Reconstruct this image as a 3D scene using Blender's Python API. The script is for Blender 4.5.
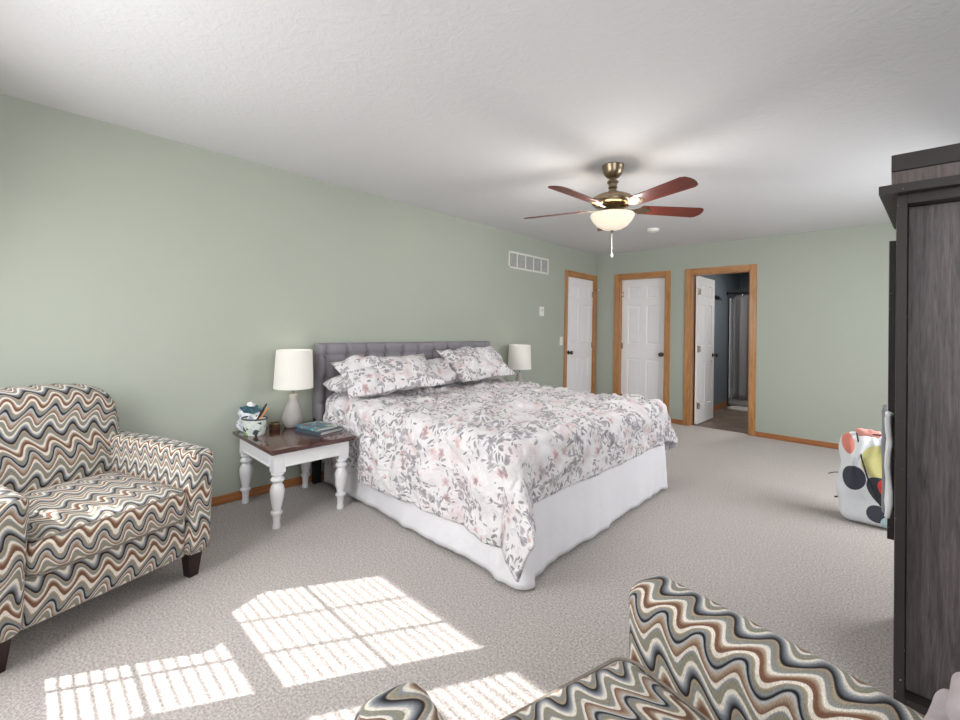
import bpy, bmesh, math, random
import numpy as np
from mathutils import Vector, Matrix, noise
PI = math.pi
random.seed(7)
sc = bpy.context.scene
COL = sc.collection
for o in list(bpy.data.objects):
    bpy.data.objects.remove(o)

# ------------------------------------------------------------------ camera
W_PX, H_PX = 960, 720
CX, D, CH, F_PX = 3.39844, 6.22816, 1.26122, 436.4576
YAW, PITCH, ROLL, SY = 0.7592393, 0.0123258, 0.0189246, -37.36
fw = Vector((-math.sin(YAW)*math.cos(PITCH), math.cos(YAW)*math.cos(PITCH), math.sin(PITCH)))
rt = Vector((math.cos(YAW), math.sin(YAW), 0)); up = rt.cross(fw)
rt2 = rt*math.cos(ROLL)+up*math.sin(ROLL); up2 = -rt*math.sin(ROLL)+up*math.cos(ROLL)
cam_d = bpy.data.cameras.new('camera'); cam = bpy.data.objects.new('camera', cam_d); COL.objects.link(cam)
m3 = Matrix((rt2, up2, -fw)).transposed()
cam.matrix_world = Matrix.Translation((CX, 0, CH)) @ m3.to_4x4()
cam_d.sensor_fit = 'HORIZONTAL'; cam_d.sensor_width = 36
cam_d.lens = F_PX/W_PX*36
cam_d.shift_y = SY/W_PX
cam_d.clip_start = 0.02
sc.camera = cam

# ------------------------------------------------------------------ light
sc.view_settings.view_transform = 'Standard'; sc.view_settings.look = 'None'
sc.view_settings.gamma = 1; sc.view_settings.use_curve_mapping = False
sc.view_settings.exposure = 0.11
wd = bpy.data.worlds.new('sky'); sc.world = wd; wd.use_nodes = True
bgn = wd.node_tree.nodes['Background']; bgn.inputs[0].default_value = (0.80, 0.90, 1.0, 1); bgn.inputs[1].default_value = 2.0
sun_d = bpy.data.lights.new('sun', 'SUN'); sun = bpy.data.objects.new('sun', sun_d); COL.objects.link(sun)
sun_dir = Vector((0.497*0.7443, 0.868*0.7443, -0.6678))
sun.rotation_euler = sun_dir.to_track_quat('-Z', 'Y').to_euler()
sun_d.energy = 11; sun_d.angle = 0.006; sun_d.color = (1.0, 0.97, 0.93)

def area(name, loc, direction, sx, sy, power, color=(1, 1, 1)):
    l = bpy.data.lights.new(name, 'AREA'); l.shape = 'RECTANGLE'; l.size = sx; l.size_y = sy
    l.energy = power; l.color = color
    o = bpy.data.objects.new(name, l); COL.objects.link(o); o.location = loc
    o.rotation_euler = Vector(direction).to_track_quat('-Z', 'Y').to_euler()
    return o
area('window_daylight', (0.70, -0.66, 1.45), (0.5, 1, -0.35), 0.78, 1.33, 17, (0.99, 0.99, 1.0))
area('window_daylight', (1.58, -0.66, 1.45), (0.3, 1, -0.35), 0.75, 1.33, 34, (0.99, 0.99, 1.0))
area('window_daylight', (4.36, 0.30, 1.49), (-1, 0.6, -0.35), 1.3, 1.33, 24, (0.99, 0.99, 1.0))  # added fill, as daylight from a made-up window in the right wall
area('window_daylight', (4.36, 4.2, 1.49), (-1, 0.25, -0.6), 1.5, 1.33, 42, (0.99, 0.99, 1.0))  # added to brighten the far half; its right-wall window is made up too
area('bathroom_ceiling_lamp', (2.35, 7.5, 2.40), (0, 0, -1), 0.3, 0.3, 20, (1.0, 0.95, 0.88))  # added to lift the dark bathroom; no lamp is known there

# ------------------------------------------------------------------ object helpers
def finish(name, bm, mat=None, parent=None, loc=None, rot=None, sharp=35, flat=False):
    me = bpy.data.meshes.new(name)
    bmesh.ops.recalc_face_normals(bm, faces=bm.faces)
    bm.to_mesh(me); bm.free()
    if not flat:
        me.polygons.foreach_set('use_smooth', [True]*len(me.polygons))
        me.set_sharp_from_angle(angle=math.radians(sharp))
    o = bpy.data.objects.new(name, me); COL.objects.link(o)
    if mat:
        for m in (mat if isinstance(mat, (list, tuple)) else [mat]): me.materials.append(m)
    if parent: o.parent = parent
    if loc is not None: o.location = loc
    if rot is not None: o.rotation_euler = rot
    return o
def tag(o, label, cat, group=None):
    o['label'] = label; o['category'] = cat
    if group: o['group'] = group
    return o
def thing(name, label, cat, loc=(0, 0, 0), rot=(0, 0, 0), group=None):
    o = bpy.data.objects.new(name, None); COL.objects.link(o); o.empty_display_size = 0.1
    o.location = loc; o.rotation_euler = rot
    return tag(o, label, cat, group)
def struct_empty(name, loc=(0, 0, 0), rot=(0, 0, 0)):
    o = bpy.data.objects.new(name, None); COL.objects.link(o); o.empty_display_size = 0.1
    o.location = loc; o.rotation_euler = rot; o['kind'] = 'structure'
    return o
def struct(name, bm, mat, **k):
    o = finish(name, bm, mat, **k); o['kind'] = 'structure'; return o
def dup(o, loc=None, rot=None, label=None, parent=None):
    c = o.copy(); COL.objects.link(c); c.parent = parent
    if loc is not None: c.location = loc
    if rot is not None: c.rotation_euler = rot
    if label: c['label'] = label
    for ch in list(o.children): dup(ch, parent=c)
    return c
def B(): return bmesh.new()
def box(bm, x0, x1, y0, y1, z0, z1, bev=0, seg=2, mi=0):
    r = bmesh.ops.create_cube(bm, size=1)
    vs = r['verts']
    for v in vs: v.co = Vector(((x0+x1)/2+v.co.x*(x1-x0), (y0+y1)/2+v.co.y*(y1-y0), (z0+z1)/2+v.co.z*(z1-z0)))
    fs = set(f for v in vs for f in v.link_faces)
    for f in fs: f.material_index = mi
    if bev:
        es = list(set(e for v in vs for e in v.link_edges))
        bmesh.ops.bevel(bm, geom=es, offset=bev, segments=seg, affect='EDGES', profile=0.6)
def lathe(bm, prof, c=(0, 0, 0), n=32, sx=1, sy=1, cap=True, mi=0):
    rings = []
    for r, z in prof:
        rings.append([bm.verts.new((c[0]+r*sx*math.cos(2*PI*k/n), c[1]+r*sy*math.sin(2*PI*k/n), c[2]+z)) for k in range(n)])
    for a, b in zip(rings, rings[1:]):
        for k in range(n):
            f = bm.faces.new((a[k], a[(k+1) % n], b[(k+1) % n], b[k])); f.material_index = mi
    if cap:
        for ring in (rings[0], rings[-1]):
            f = bm.faces.new(ring); f.material_index = mi
def tube(bm, pts, r, n=10, radii=None):
    pts = [Vector(p) for p in pts]; rings = []
    prev = None
    for i, p in enumerate(pts):
        t = (pts[min(i+1, len(pts)-1)]-pts[max(i-1, 0)]).normalized()
        a = prev if prev else (Vector((0, 0, 1)) if abs(t.z) < 0.9 else Vector((1, 0, 0)))
        u = (a - t*a.dot(t)).normalized(); w = t.cross(u); prev = u
        rr = radii[i] if radii else r
        rings.append([bm.verts.new(p+u*rr*math.cos(2*PI*k/n)+w*rr*math.sin(2*PI*k/n)) for k in range(n)])
    for a, b in zip(rings, rings[1:]):
        for k in range(n): bm.faces.new((a[k], a[(k+1) % n], b[(k+1) % n], b[k]))
    bm.faces.new(rings[0]); bm.faces.new(rings[-1])
def prism(bm, pts, d):
    """extrude polygon pts (3d) by vector d"""
    a = [bm.verts.new(p) for p in pts]; b = [bm.verts.new(Vector(p)+Vector(d)) for p in pts]
    bm.faces.new(a); bm.faces.new(b)
    n = len(a)
    for i in range(n): bm.faces.new((a[i], a[(i+1) % n], b[(i+1) % n], b[i]))
def rbox(bm, c, h, r, n=6, k=3, deform=None, uvf=None):
    """rounded box with a dense skin; uvf(normal, undeformed local co) -> uv in metres"""
    uvl = bm.loops.layers.uv.verify()
    def axis(hh):
        core = hh-r
        pos = [core*(-1+2*i/n) for i in range(n+1)]
        ext = [core+r*math.tan(PI/4*(j+1)/k) for j in range(k)]
        return [-e for e in reversed(ext)]+pos+ext
    ax = [axis(h[i]) for i in range(3)]
    cache = {}
    def vert(i):
        if i in cache: return cache[i]
        p = Vector((ax[0][i[0]], ax[1][i[1]], ax[2][i[2]]))
        core = Vector([max(-(h[j]-r), min(h[j]-r, p[j])) for j in range(3)])
        d = p-core
        q = core+d.normalized()*r if d.length > 1e-9 else core
        v = bm.verts.new(q); cache[i] = (v, q.copy()); return cache[i]
    N = [len(a) for a in ax]
    for a in range(3):
        b, c2 = (a+1) % 3, (a+2) % 3
        for side in (0, N[a]-1):
            nrm = Vector((0, 0, 0)); nrm[a] = 1 if side else -1
            for i in range(N[b]-1):
                for j in range(N[c2]-1):
                    ids = []
                    for di, dj in ((0, 0), (1, 0), (1, 1), (0, 1)):
                        t = [0, 0, 0]; t[a] = side; t[b] = i+di; t[c2] = j+dj; ids.append(tuple(t))
                    if not side: ids.reverse()
                    vv = [vert(t) for t in ids]
                    f = bm.faces.new([x[0] for x in vv])
                    if uvf:
                        for l, x, t in zip(f.loops, vv, ids):
                            raw = Vector((ax[0][t[0]], ax[1][t[1]], ax[2][t[2]]))
                            l[uvl].uv = uvf(nrm, raw)
    for v, q in cache.values():
        p = q.copy()
        if deform: p = deform(p)
        v.co = p+Vector(c)

# ------------------------------------------------------------------ material helpers
class NT:
    def __init__(s, name):
        s.m = bpy.data.materials.new(name); s.m.use_nodes = True
        s.t = s.m.node_tree; s.t.nodes.clear()
        s.out = s.t.nodes.new('ShaderNodeOutputMaterial'); s.b = s.t.nodes.new('ShaderNodeBsdfPrincipled')
        s.t.links.new(s.b.outputs[0], s.out.inputs[0])
    def n(s, kind, **k):
        nd = s.t.nodes.new(kind)
        for a, v in k.items(): setattr(nd, a, v)
        return nd
    def l(s, a, b): s.t.links.new(a, b)
    def put(s, sock, v):
        if hasattr(v, 'is_output') or isinstance(v, bpy.types.NodeSocket): s.l(v, sock)
        else: sock.default_value = v
    def math(s, op, a, b=0.0, c=None):
        nd = s.n('ShaderNodeMath', operation=op); s.put(nd.inputs[0], a); s.put(nd.inputs[1], b)
        if c is not None: s.put(nd.inputs[2], c)
        return nd.outputs[0]
    def vmath(s, op, a, b=(0, 0, 0)):
        nd = s.n('ShaderNodeVectorMath', operation=op); s.put(nd.inputs[0], a); s.put(nd.inputs[1], b); return nd.outputs[0]
    def coords(s, kind='Object', scale=(1, 1, 1)):
        tc = s.n('ShaderNodeTexCoord'); mp = s.n('ShaderNodeMapping'); mp.inputs['Scale'].default_value = scale
        s.l(tc.outputs[kind], mp.inputs[0]); return mp.outputs[0]
    def noise(s, vec, scale, detail=3, rough=0.5, dist=0.0, out=0):
        nd = s.n('ShaderNodeTexNoise'); s.l(vec, nd.inputs['Vector']); nd.inputs['Scale'].default_value = scale
        nd.inputs['Detail'].default_value = detail; nd.inputs['Roughness'].default_value = rough
        nd.inputs['Distortion'].default_value = dist; return nd.outputs[out]
    def ramp(s, fac, stops, interp='LINEAR'):
        nd = s.n('ShaderNodeValToRGB'); s.l(fac, nd.inputs[0]); cr = nd.color_ramp; cr.interpolation = interp
        while len(cr.elements) < len(stops): cr.elements.new(0.5)
        for e, (p, c) in zip(cr.elements, stops):
            e.position = p; e.color = (c[0], c[1], c[2], 1)
        return nd.outputs[0]
    def mix(s, f, a, b, mode='MIX'):
        nd = s.n('ShaderNodeMix', data_type='RGBA', blend_type=mode)
        s.put(nd.inputs[0], f)
        for i, v in ((6, a), (7, b)):
            if isinstance(v, tuple): nd.inputs[i].default_value = (*v[:3], 1)
            else: s.l(v, nd.inputs[i])
        return nd.outputs[2]
    def bump(s, h, strength=0.3, dist=0.01):
        nd = s.n('ShaderNodeBump'); nd.inputs['Strength'].default_value = strength; nd.inputs['Distance'].default_value = dist
        s.l(h, nd.inputs['Height']); s.l(nd.outputs[0], s.b.inputs['Normal'])
    def set(s, **k):
        mp = dict(color='Base Color', rough='Roughness', metal='Metallic', emit='Emission Color', emits='Emission Strength',
                  spec='Specular IOR Level', trans='Transmission Weight', sheen='Sheen Weight', coat='Coat Weight', ior='IOR', sss='Subsurface Weight')
        for a, v in k.items():
            if isinstance(v, tuple): v = (*v[:3], 1)
            s.put(s.b.inputs[mp[a]], v)
        return s
def srgb(r, g, b):
    return tuple(((c/255)/12.92 if c/255 <= 0.04045 else ((c/255+0.055)/1.055)**2.4) for c in (r, g, b))
def plain(name, c, rough=0.5, metal=0, bump=0, bscale=80, vary=0.06, **k):
    n = NT(name); v = n.coords()
    f = n.noise(v, bscale*0.25, 4)
    col = n.mix(f, tuple(x*(1-vary) for x in c), tuple(min(1, x*(1+vary)) for x in c))
    n.set(color=col, rough=rough, metal=metal, **k)
    if bump: n.bump(n.noise(v, bscale, 4), bump, 0.005)
    return n.m
def wood(name, c1, c2, scale=(30, 30, 2), rough=0.4, contrast=1.0, bump=0.1, coat=0.0, fine=8):
    n = NT(name); v = n.coords('Object', scale)
    f = n.noise(v, 1.0, 6, 0.6, 1.2)
    g = n.noise(v, fine, 3, 0.6)
    h = n.math('ADD', n.math('MULTIPLY', f, 0.7), n.math('MULTIPLY', g, 0.3))
    col = n.ramp(h, [(0.5-0.18/contrast, c1), (0.5+0.18/contrast, c2)])
    n.set(color=col, rough=rough, coat=coat); n.bump(h, bump, 0.003)
    return n.m

# walls, ceiling, floor
def wall_mat(name, c, bs=0.12):
    n = NT(name); v = n.coords('Object')
    f = n.noise(v, 1.3, 3); g = n.noise(v, 220, 3)
    n.set(color=n.mix(f, tuple(x*0.965 for x in c), tuple(x*1.035 for x in c)), rough=0.62, spec=0.3)
    n.bump(g, bs, 0.003); return n.m
M_wall = wall_mat('sage_green_paint', srgb(174, 180, 168))
M_blue = wall_mat('slate_blue_paint', srgb(112, 122, 132))
def ceil_mat():
    n = NT('textured_ceiling_paint'); v = n.coords('Object')
    warp = n.vmath('ADD', v, n.vmath('SCALE', n.noise(v, 3.0, 3, 0.5, 0, 1)))
    warp.node.inputs[1].links[0].from_node.inputs['Scale'].default_value = 0.12
    a = n.noise(warp, 14, 5, 0.62, 1.4); b = n.noise(v, 90, 3)
    h = n.math('ADD', a, n.math('MULTIPLY', b, 0.3))
    n.set(color=srgb(218, 218, 220), rough=0.9, spec=0.15); n.bump(h, 0.2, 0.024); return n.m
M_ceil = ceil_mat()
def carpet_mat():
    n = NT('beige_grey_carpet'); v = n.coords('Object')
    big = n.noise(v, 1.6, 4, 0.6, 0.6); mid = n.noise(v, 14, 4, 0.6); fine = n.noise(v, 110, 3, 0.75); tiny = n.noise(v, 420, 2)
    h = n.math('ADD', n.math('MULTIPLY', fine, 0.7), n.math('MULTIPLY', tiny, 0.5))
    c = n.ramp(n.math('ADD', n.math('MULTIPLY', fine, 0.6), n.math('MULTIPLY', tiny, 0.4)),
               [(0.38, srgb(112, 103, 99)), (0.5, srgb(200, 191, 186)), (0.63, srgb(246, 240, 236))])
    c = n.mix(n.math('MULTIPLY', big, 0.35), c, srgb(190, 179, 173))
    c = n.mix(n.math('MULTIPLY', mid, 0.25), c, srgb(214, 207, 202))
    n.set(color=c, rough=1.0, spec=0.05, sheen=0.2); n.bump(h, 0.8, 0.012); return n.m
M_carpet = carpet_mat()
M_oak = wood('golden_oak_trim', srgb(150, 98, 52), srgb(205, 152, 98), (40, 40, 3), 0.42, 1.0, 0.1, 0.15)
M_oak_h = wood('golden_oak_trim_horizontal', srgb(150, 98, 52), srgb(205, 152, 98), (3, 3, 40), 0.42, 1.0, 0.1, 0.15)
M_oak_base = wood('oak_baseboard_wood', srgb(142, 84, 44), srgb(190, 126, 76), (3, 3, 50), 0.42, 1.0, 0.1, 0.15)
M_door = plain('white_door_paint', srgb(243, 242, 244), 0.38, vary=0.01)
M_white = plain('white_paint', srgb(236, 236, 236), 0.4, vary=0.02, bump=0.05)
M_plate = plain('white_plastic', srgb(236, 236, 230), 0.35, vary=0.01)
M_dark = plain('dark_grey_slot', srgb(80, 82, 84), 0.6)
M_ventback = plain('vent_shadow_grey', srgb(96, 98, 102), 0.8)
M_bronze = plain('oil_rubbed_bronze', srgb(92, 78, 66), 0.28, 1.0)
M_nickel = plain('brushed_nickel', srgb(176, 172, 164), 0.25, 1.0)
M_brass = plain('antique_brass', srgb(150, 134, 112), 0.30, 1.0, vary=0.12, bscale=60)
M_black = plain('black_metal', srgb(26, 26, 28), 0.4)

# wavy upholstery
def wave_mat():
    n = NT('wavy_stripe_upholstery'); tc = n.n('ShaderNodeTexCoord'); sp = n.n('ShaderNodeSeparateXYZ')
    uv = tc.outputs['UV']; n.l(uv, sp.inputs[0]); u, v = sp.outputs[0], sp.outputs[1]
    ns = n.noise(n.vmath('MULTIPLY', uv, (6, 6, 1)), 1.0, 2)
    ph = n.math('MULTIPLY', n.math('SINE', n.math('MULTIPLY', v, 2*PI/0.31)), 1.3)
    arg = n.math('ADD', n.math('MULTIPLY', u, 2*PI/0.088), ph)
    s1 = n.math('SINE', arg)
    tri = n.math('MULTIPLY', n.math('ARCSINE', n.math('MULTIPLY', s1, 0.96)), 2/PI)
    wv = n.math('ADD', n.math('MULTIPLY', s1, 0.85), n.math('MULTIPLY', tri, 0.15))
    amp = n.math('ADD', 0.027, n.math('MULTIPLY', n.math('SINE', n.math('MULTIPLY', v, 2*PI/0.115)), 0.005))
    y = n.math('ADD', v, n.math('MULTIPLY', wv, amp))
    y = n.math('ADD', y, n.math('MULTIPLY', n.math('SUBTRACT', ns, 0.5), 0.012))
    fr = n.math('FRACT', n.math('DIVIDE', y, 0.205))
    CR = srgb(226, 218, 206); BK = srgb(30, 28, 32); GR = srgb(138, 140, 144); SG = srgb(142, 138, 122); BR = srgb(118, 84, 66)
    TN = srgb(172, 152, 132); SL = srgb(82, 84, 90); LG = srgb(188, 188, 190)
    seq = [(0.0, CR), (0.035, CR), (0.05, BR), (0.10, BR), (0.145, TN), (0.17, CR), (0.20, CR), (0.215, GR), (0.27, SG), (0.31, TN), (0.325, BK), (0.345, BK),
           (0.375, SL), (0.43, GR), (0.47, LG), (0.485, CR), (0.525, CR), (0.54, SG), (0.60, SG), (0.635, GR), (0.65, CR), (0.68, CR), (0.69, BR), (0.75, TN),
           (0.80, LG), (0.825, BK), (0.845, BK), (0.88, GR), (0.93, SG), (0.965, TN), (0.98, CR)]
    c = n.ramp(fr, seq)
    st = n.noise(n.vmath('MULTIPLY', uv, (900, 120, 1)), 1.0, 2)
    c = n.mix(0.8, c, n.ramp(st, [(0.3, (0.55, 0.55, 0.55)), (0.7, (1.25, 1.25, 1.25))]), 'MULTIPLY')
    n.set(color=c, rough=0.9, spec=0.15, sheen=0.1); n.bump(st, 0.25, 0.002); return n.m
M_wave = wave_mat()

# floral bedding
def floral_mat(name='floral_bedding', base=srgb(236, 232, 234)):
    n = NT(name); tc = n.n('ShaderNodeTexCoord'); uv = tc.outputs['UV']
    zone = n.noise(uv, 5.0, 2, 0.5, 0.3)
    col = n.mix(n.noise(uv, 6, 2), base, tuple(x*0.93 for x in base))
    def layer(col, scale, petals, ex, ey, size, thr, c1, c2, off, zsgn, soft=0.06, op=0.9):
        vec = n.vmath('ADD', n.vmath('MULTIPLY', uv, (scale, scale, 0)), (off, off*1.7, 0))
        vo = n.n('ShaderNodeTexVoronoi', voronoi_dimensions='2D'); vo.inputs['Scale'].default_value = 1; vo.inputs['Randomness'].default_value = 0.9
        n.l(vec, vo.inputs['Vector'])
        loc = n.vmath('SUBTRACT', vec, vo.outputs['Position'])
        rc = n.n('ShaderNodeSeparateXYZ'); n.l(vo.outputs['Color'], rc.inputs[0])
        rot = n.n('ShaderNodeVectorRotate', rotation_type='Z_AXIS'); n.l(loc, rot.inputs['Vector']); n.l(n.math('MULTIPLY', rc.outputs[0], 2*PI), rot.inputs['Angle'])
        s = n.n('ShaderNodeSeparateXYZ'); n.l(rot.outputs[0], s.inputs[0])
        X = n.math('DIVIDE', s.outputs[0], ex); Y = n.math('DIVIDE', s.outputs[1], ey)
        r = n.math('SQRT', n.math('ADD', n.math('MULTIPLY', X, X), n.math('MULTIPLY', Y, Y)))
        if petals:
            th = n.math('ARCTAN2', Y, X)
            r = n.math('DIVIDE', r, n.math('ADD', 0.68, n.math('MULTIPLY', n.math('ABSOLUTE', n.math('COSINE', n.math('MULTIPLY', th, petals/2))), 0.38)))
        r = n.math('ADD', r, n.math('MULTIPLY', n.math('SUBTRACT', n.noise(uv, 45, 2), 0.5), 0.35))
        mk = n.ramp(r, [(size, (1, 1, 1)), (size+soft, (0, 0, 0))])
        keep = n.math('GREATER_THAN', n.math('ADD', rc.outputs[1], n.math('MULTIPLY', n.math('SUBTRACT', zone, 0.5), zsgn)), thr)
        fac = n.math('MULTIPLY', n.math('MULTIPLY', mk, keep), op)
        cc = n.ramp(n.math('ADD', r, n.math('MULTIPLY', rc.outputs[2], 0.3)), [(0.05, c1), (size+0.15, c2)])
        return n.mix(fac, col, cc)
    g1, g2 = srgb(118, 116, 124), srgb(164, 160, 166)
    p1, p2 = srgb(168, 128, 130), srgb(222, 200, 200)
    col = layer(col, 7, 5, 1, 1, 0.40, 0.55, srgb(208, 188, 190), srgb(232, 220, 222), 3.1, -1.5, op=0.7)
    col = layer(col, 19, 0, 1.1, 0.40, 0.34, 0.55, g1, g2, 0, 4.5)
    col = layer(col, 27, 0, 1.1, 0.36, 0.38, 0.58, srgb(102, 100, 108), g2, 9.3, 4.5)
    col = layer(col, 12, 5, 1, 1, 0.30, 0.90, p1, p2, 5.7, -2.0)
    col = layer(col, 15, 3, 1, 0.8, 0.36, 0.66, srgb(128, 124, 130), srgb(186, 180, 186), 2.2, 3.5)
    col = layer(col, 33, 0, 1.2, 0.34, 0.34, 0.72, srgb(140, 134, 138), srgb(186, 178, 182), 1.4, 2.5)
    n.set(color=col, rough=0.85, spec=0.2, sheen=0.1)
    w = n.noise(n.vmath('MULTIPLY', uv, (1, 1, 0)), 9, 5, 0.6, 1.5)
    n.bump(w, 0.95, 0.035); return n.m
M_floral = floral_mat()

# ------------------------------------------------------------------ room shell
RX, RY, H, T = 4.45, -0.70, 2.44, 0.12
def wall_with_holes(bm, axis, a0, a1, c0, c1, holes):
    """axis 'x': wall runs along x between a0..a1, thickness c0..c1; holes (u0,u1,z0,z1) sorted"""
    def bx(u0, u1, z0, z1):
        if u1-u0 < 1e-4 or z1-z0 < 1e-4: return
        if axis == 'x': box(bm, u0, u1, c0, c1, z0, z1)
        else: box(bm, c0, c1, u0, u1, z0, z1)
    cur = a0
    for u0, u1, z0, z1 in holes:
        bx(cur, u0, 0, H); bx(u0, u1, 0, z0); bx(u0, u1, z1, H); cur = u1
    bx(cur, a1, 0, H)
bm = B(); box(bm, -T, RX+T, RY-T, D+0.06, -0.1, 0); struct('floor', bm, M_carpet, flat=True)
bm = B(); box(bm, -T, RX+T, RY-T, D+T, H, H+0.1); struct('ceiling', bm, M_ceil, flat=True)
DOOR1 = (5.385, 6.150); DOOR2 = (0.372, 1.072); DOOR3 = (1.398, 2.105); DH = 2.045
bm = B(); wall_with_holes(bm, 'y', RY, D, -T, 0, [(DOOR1[0], DOOR1[1], 0, DH)]); struct('wall_left', bm, M_wall, flat=True)
bm = B(); wall_with_holes(bm, 'x', -T, RX+T, D, D+T, [(*DOOR2, 0, DH), (*DOOR3, 0, DH)]); struct('wall_back', bm, M_wall, flat=True)
WIN = [(0.335, 1.075), (1.205, 1.95)]; WZ0, WZ1 = 0.83, 2.15
bm = B(); wall_with_holes(bm, 'x', -T, RX+T, RY-T, RY, [(a-0.05, b+0.05, WZ0-0.05, WZ1+0.05) for a, b in WIN]); struct('wall_rear', bm, M_wall, flat=True)
RW1 = (-0.35, 0.95); RW2 = (3.45, 4.95)  # openings made up for the fill light on the right
bm = B(); wall_with_holes(bm, 'y', RY, D, RX, RX+T, [(r_[0]-0.05, r_[1]+0.05, WZ0-0.05, WZ1+0.05) for r_ in (RW1, RW2)]); struct('wall_right', bm, M_wall, flat=True)

# baseboards
def baseboard(name, segs):
    bm = B()
    for s in segs: box(bm, *s, 0, 0.062, 0.004, 1)
    struct(name, bm, M_oak_base)
baseboard('baseboard_left', [(0, 0.012, RY, 5.322)])
baseboard('baseboard_back', [(0, 0.30, D-0.012, D), (1.140, 1.332, D-0.012, D), (2.172, RX, D-0.012, D)])
baseboard('baseboard_rear', [(0, RX, RY, RY+0.012)])
baseboard('baseboard_right', [(RX-0.012, RX, RY+0.013, D-0.013)])

# windows
def window(name, w, rotz, loc):
    root = struct_empty(name, loc, (0, 0, rotz))
    h = WZ1-WZ0; hm = 1.440-WZ0
    bm = B(); f = 0.05
    box(bm, -w/2-f, -w/2, -0.018, 0.018, -f, h+f); box(bm, w/2, w/2+f, -0.018, 0.018, -f, h+f)
    box(bm, -w/2, w/2, -0.018, 0.018, -f, 0); box(bm, -w/2, w/2, -0.018, 0.018, h, h+f)
    box(bm, -w/2, w/2, -0.018, 0.018, hm-0.024, hm+0.024)
    finish('window_frame', bm, M_white, root, flat=True)
    bm = B()
    for z0, z1 in ((0, hm-0.024), (hm+0.024, h)):
        for i in (1, 2): x = -w/2+w*i/3; box(bm, x-0.006, x+0.006, -0.004, 0.004, z0, z1)
        zc = (z0+z1)/2; box(bm, -w/2, w/2, -0.004, 0.004, zc-0.006, zc+0.006)
    finish('muntins', bm, M_white, root, flat=True)
    bm = B(); box(bm, -w/2, w/2, -0.002, 0.002, 0, h); finish('pane', bm, M_glass, root, flat=True)
    bm = B(); c = 0.065
    y0, y1 = 0.062, 0.078
    box(bm, -w/2-f-c, -w/2-f, y0, y1, -f, h+f); box(bm, w/2+f, w/2+f+c, y0, y1, -f, h+f)
    box(bm, -w/2-f-c, w/2+f+c, y0, y1, h+f, h+f+c); box(bm, -w/2-f-c, w/2+f+c, y0, y1+0.03, -f-0.03, -f)
    finish('casing', bm, M_oak_h, root, flat=True)
def glass_mat():
    n = NT('clear_window_glass'); tr = n.n('ShaderNodeBsdfTransparent'); gl = n.n('ShaderNodeBsdfGlossy'); gl.inputs['Roughness'].default_value = 0.02
    mx = n.n('ShaderNodeMixShader'); mx.inputs[0].default_value = 0.07
    n.l(tr.outputs[0], mx.inputs[1]); n.l(gl.outputs[0], mx.inputs[2]); n.l(mx.outputs[0], n.out.inputs[0]); return n.m
M_glass = glass_mat()
M_blind = plain('white_blind_vinyl', srgb(238, 236, 230), 0.5)
WORDS = ['nearest the left wall', 'farther from the left wall']
def blind(w, loc, rotz, label, tilt=38.0):
    t = thing('window_blind', label, 'blind', loc, (0, 0, rotz), 'white slatted blinds in the windows')
    h = WZ1-WZ0
    bm = B(); box(bm, -w/2+0.004, w/2-0.004, -0.02, 0.02, h-0.03, h-0.002); finish('headrail', bm, M_blind, t, flat=True)
    bm = B(); z = 0.03
    ca, sa = math.cos(math.radians(tilt)), math.sin(math.radians(tilt))
    while z < h-0.05:
        hw = 0.021
        pts = [(-w/2+0.006, -hw*ca, z+hw*sa), (-w/2+0.006, hw*ca, z-hw*sa), (-w/2+0.006, hw*ca+0.0015*sa, z-hw*sa+0.0015*ca), (-w/2+0.006, -hw*ca+0.0015*sa, z+hw*sa+0.0015*ca)]
        prism(bm, pts, (w-0.012, 0, 0)); z += 0.040
    finish('slats', bm, M_blind, t, flat=True)
    for x in (-w*0.3, w*0.3):
        bm = B(); tube(bm, [(x, 0, 0.01), (x, 0, h-0.03)], 0.0015, 6); finish('cord', bm, M_blind, t)
for i, (a, b) in enumerate(WIN):
    window('window_%d' % (i+1), b-a, 0, ((a+b)/2, RY-0.075, WZ0))
    blind(b-a, ((a+b)/2, RY-0.015, WZ0), 0, 'white slatted window blind in the rear wall, window '+WORDS[i])
window('window_4', RW1[1]-RW1[0], PI/2, (RX+0.075, sum(RW1)/2, WZ0))  # unseen window, added to go with the near fill light
window('window_3', RW2[1]-RW2[0], PI/2, (RX+0.075, sum(RW2)/2, WZ0))  # unseen window past the wardrobe, added for the far fill light

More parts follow.
